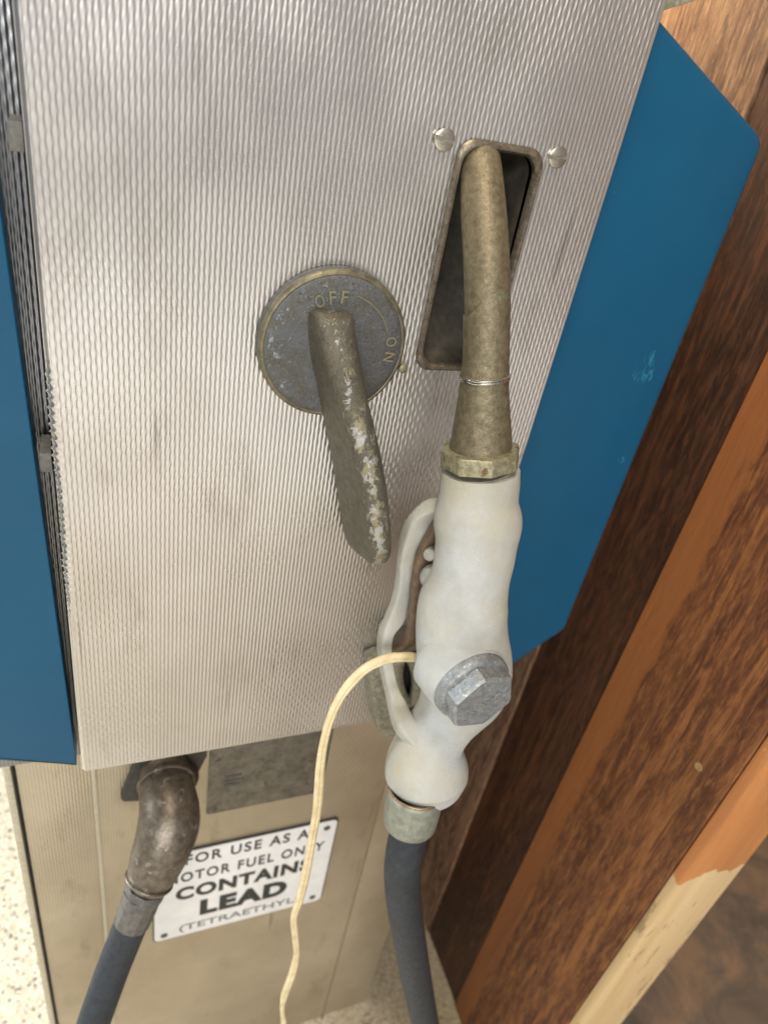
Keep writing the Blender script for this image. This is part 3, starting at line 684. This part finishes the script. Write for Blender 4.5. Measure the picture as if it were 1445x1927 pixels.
# worn raised casting marks on the hex head
for k in range(9):
    t = k/8; u = cr*(-.42+.80*t); w = cr*(-.50+.78*t+.10*math.sin(t*3.1))
    p = cc + ca*.0097 + q_ @ Vector((0, 0, 0))
    ex = Vector((1, 0, 0)) - ca*ca.x; ex.normalize(); ez = Vector((0, 0, 1)) - ca*ca.z; ez.normalize()
    p = p + ex*u*1.0 + ez*w*1.0
    dv = (ex*random.uniform(-.5, .5)+ez*1).normalized() if k % 2 else (ex*1-ez*random.uniform(.3, .9)).normalized()
    loft('cast_mark', [p-dv*.0022, p, p+dv*.0022], [(.0006, .0006)]*3, m_cap, hexo, 8, ref=tuple(ca), n=2)

# guard strap behind the handle
gs = [(845, 955, 965, .052, 46), (816, 959, 0, .050, 46), (793, 979, 0, .048, 46), (778, 1003, 0, .046, 42), (767, 1030, 0, .046, 30), (765, 1058, 0, .046, 34), (761, 1085, 0, .046, 29), (754, 1125, 0, .047, 32), (744, 1160, 0, .049, 32), (727, 1190, 0, .053, 26), (723, 1225, 0, .058, 21), (728, 1262, 0, .065, 20), (737, 1300, 0, .075, 23), (749, 1335, 0, .088, 30), (764, 1368, 0, .106, 40), (800, 1400, 0, .118, 44)]
pts, rad = [], []
for x, y, _, o_, w in gs:
    p, r = PW(x, y, o_, w); pts.append(p); rad.append((.0056*(1+.16*math.sin(y*.17+1)), 1.0*r*(1+.10*math.sin(y*.11))))
loft('trigger_guard', pts, rad, m_white, noz, 28, ref=(1, 0, 0), n=6, power=5, label='white painted trigger guard')
tr = [(835, 975, .060, 30), (815, 1010, .058, 32), (800, 1045, .057, 36), (790, 1090, .058, 34), (786, 1135, .060, 34), (782, 1175, .062, 34), (774, 1200, .062, 28), (757, 1214, .060, 18), (738, 1222, .057, 12)]
pts, rad = [], []
for x, y, o_, w in tr:
    p, r = PW(x, y, o_, w); pts.append(p); rad.append((r, .004))
trig = loft('trigger', pts, rad, m_trigger, noz, 24, ref=(0, -1, 0), power=3, label='brown trigger lever behind the handle')
c_, r_ = PW(811, 1042, .068, 27); lathe('pivot_pin', c_, (-.6, -.6, .3), [(r_, -.006), (r_, .003), (r_*.8, .0045), (r_*.4, .0045)], m_thread, trig, 28)
c_, r_ = PW(812, 1084, .070, 46); bm = bmesh.new(); bmesh.ops.create_uvsphere(bm, u_segments=28, v_segments=18, radius=r_, matrix=Matrix.Translation(c_) @ Matrix.Diagonal((1, .8, 1.15, 1)))
from_bm('button', bm, m_plastic, trig, True, 'milky white round button', 0)
# swivel under the body
c3, r3 = PW(788, 1485, .1265, 96); c4, r4 = PW(777, 1535, .1330, 96)
loft('swivel_neck', [c3, c4], [r3*.85, r4*.85], m_ferrule2, noz, 40, n=1, ref=(1, 0, 0))
f0, fr0 = PW(782, 1490, .1280, 106); f1, fr1 = PW(769, 1556, .1365, 99)
fe = loft('hose_ferrule', [f0, f0.lerp(f1, .12), f0.lerp(f1, .5), f0.lerp(f1, .88), f1], [fr0*.93, fr0, fr0*1.0, fr1*1.0, fr1*.90], m_ferrule, noz, 40, n=4, ref=(1, 0, 0), cap=False, label='grey green hose ferrule')
axf = (f1-f0).normalized(); ring('ferrule_ring', 782, 1490, .1282, 98, .0010, m_brassring, fe, axis=axf)
# hose of the nozzle
hs = [(771, 1560, .1360), (762, 1600, .1400), (757, 1640, .1420), (759, 1690, .1430), (769, 1760, .1450), (783, 1840, .1460), (800, 1927, .1470), (818, 2010, .147), (835, 2110, .146), (850, 2230, .142)]
pts = [P(*e) for e in hs]; loft('hose', pts, [.0143]*len(pts), m_rubber, noz, 36, ref=(1, 0, 0), n=8, label='dark grey rubber hose below the nozzle')

# ------------------------------------------------------------------ hose on the elbow
h1 = thing('fuel_hose', P(262, 1700, .042), 'dark grey rubber hose running down from the rusty pipe elbow at lower left', 'hose')
f0, f1 = P(282, 1655, .035), P(252, 1725, .045)
f2 = P(244, 1745, .0475)
prismalong('hose_ferrule', P(277, 1667, .0365), P(268, 1688, .0395), .0182, .0182, 8, m_ferrule2, h1, .2, .001)
loft('ferrule_sleeve', [P(270, 1680, .039), P(262, 1702, .042), P(248, 1735, .0465)], [.0168, .0168, .0162], m_ferrule2, h1, 12, ref=(1, 0, 0), n=1, sharp=20)
hs = [(258, 1712, .0435), (246, 1740, .047), (230, 1780, .052), (212, 1825, .059), (194, 1875, .068), (176, 1927, .077), (158, 1990, .086), (140, 2070, .094), (125, 2180, .1)]
pts = [P(*e) for e in hs]; loft('hose', pts, [.0150]*len(pts), m_rubber, h1, 36, ref=(1, 0, 0), n=8)

# ------------------------------------------------------------------ cream cable
cb = [(850, 1262, .078, 17), (815, 1243, .080, 18), (785, 1238, .082, 20), (755, 1237, .084, 21), (725, 1241, .086, 22), (690, 1257, .088, 22), (662, 1283, .090, 22), (640, 1313, .091, 21), (622, 1352, .092, 19), (610, 1395, .092, 18), (603, 1440, .092, 18), (600, 1485, .090, 18), (596, 1530, .090, 18), (588, 1575, .089, 18), (580, 1620, .088, 18), (573, 1655, .087, 19), (563, 1695, .086, 18), (553, 1728, .085, 13), (556, 1765, .084, 13), (558, 1795, .083, 13), (553, 1822, .082, 16), (545, 1848, .082, 15), (536, 1872, .081, 14), (531, 1900, .080, 9), (534, 1930, .079, 10), (528, 1970, .078, 12), (530, 2060, .078, 12)]
pts, rad = [], []
for x, y, o_, w in cb:
    p, r = PW(x, y, o_, w); pts.append(p); rad.append((r*(1+.07*math.sin(y*.31)), r*.72))
v, f = loft('c', pts, rad, None, None, 28, (0, -1, 0), 8, raw=True)
# twin-core flex: a groove runs along both flat faces
pc, rc = catmull(pts, rad, 8)
for i, p in enumerate(pc):
    for k in range(28):
        a = 2*math.pi*k/28; w = v[i*28+k]; gk = math.exp(-(math.cos(a)/.16)**2)
        v[i*28+k] = p + (w-p)*(1-.30*gk)
cab = mesh('cable', v, f, m_cable, None, True, None, 60)
tag(cab, 'thin cream coloured cord looping from behind the white nozzle and hanging down', 'cable')
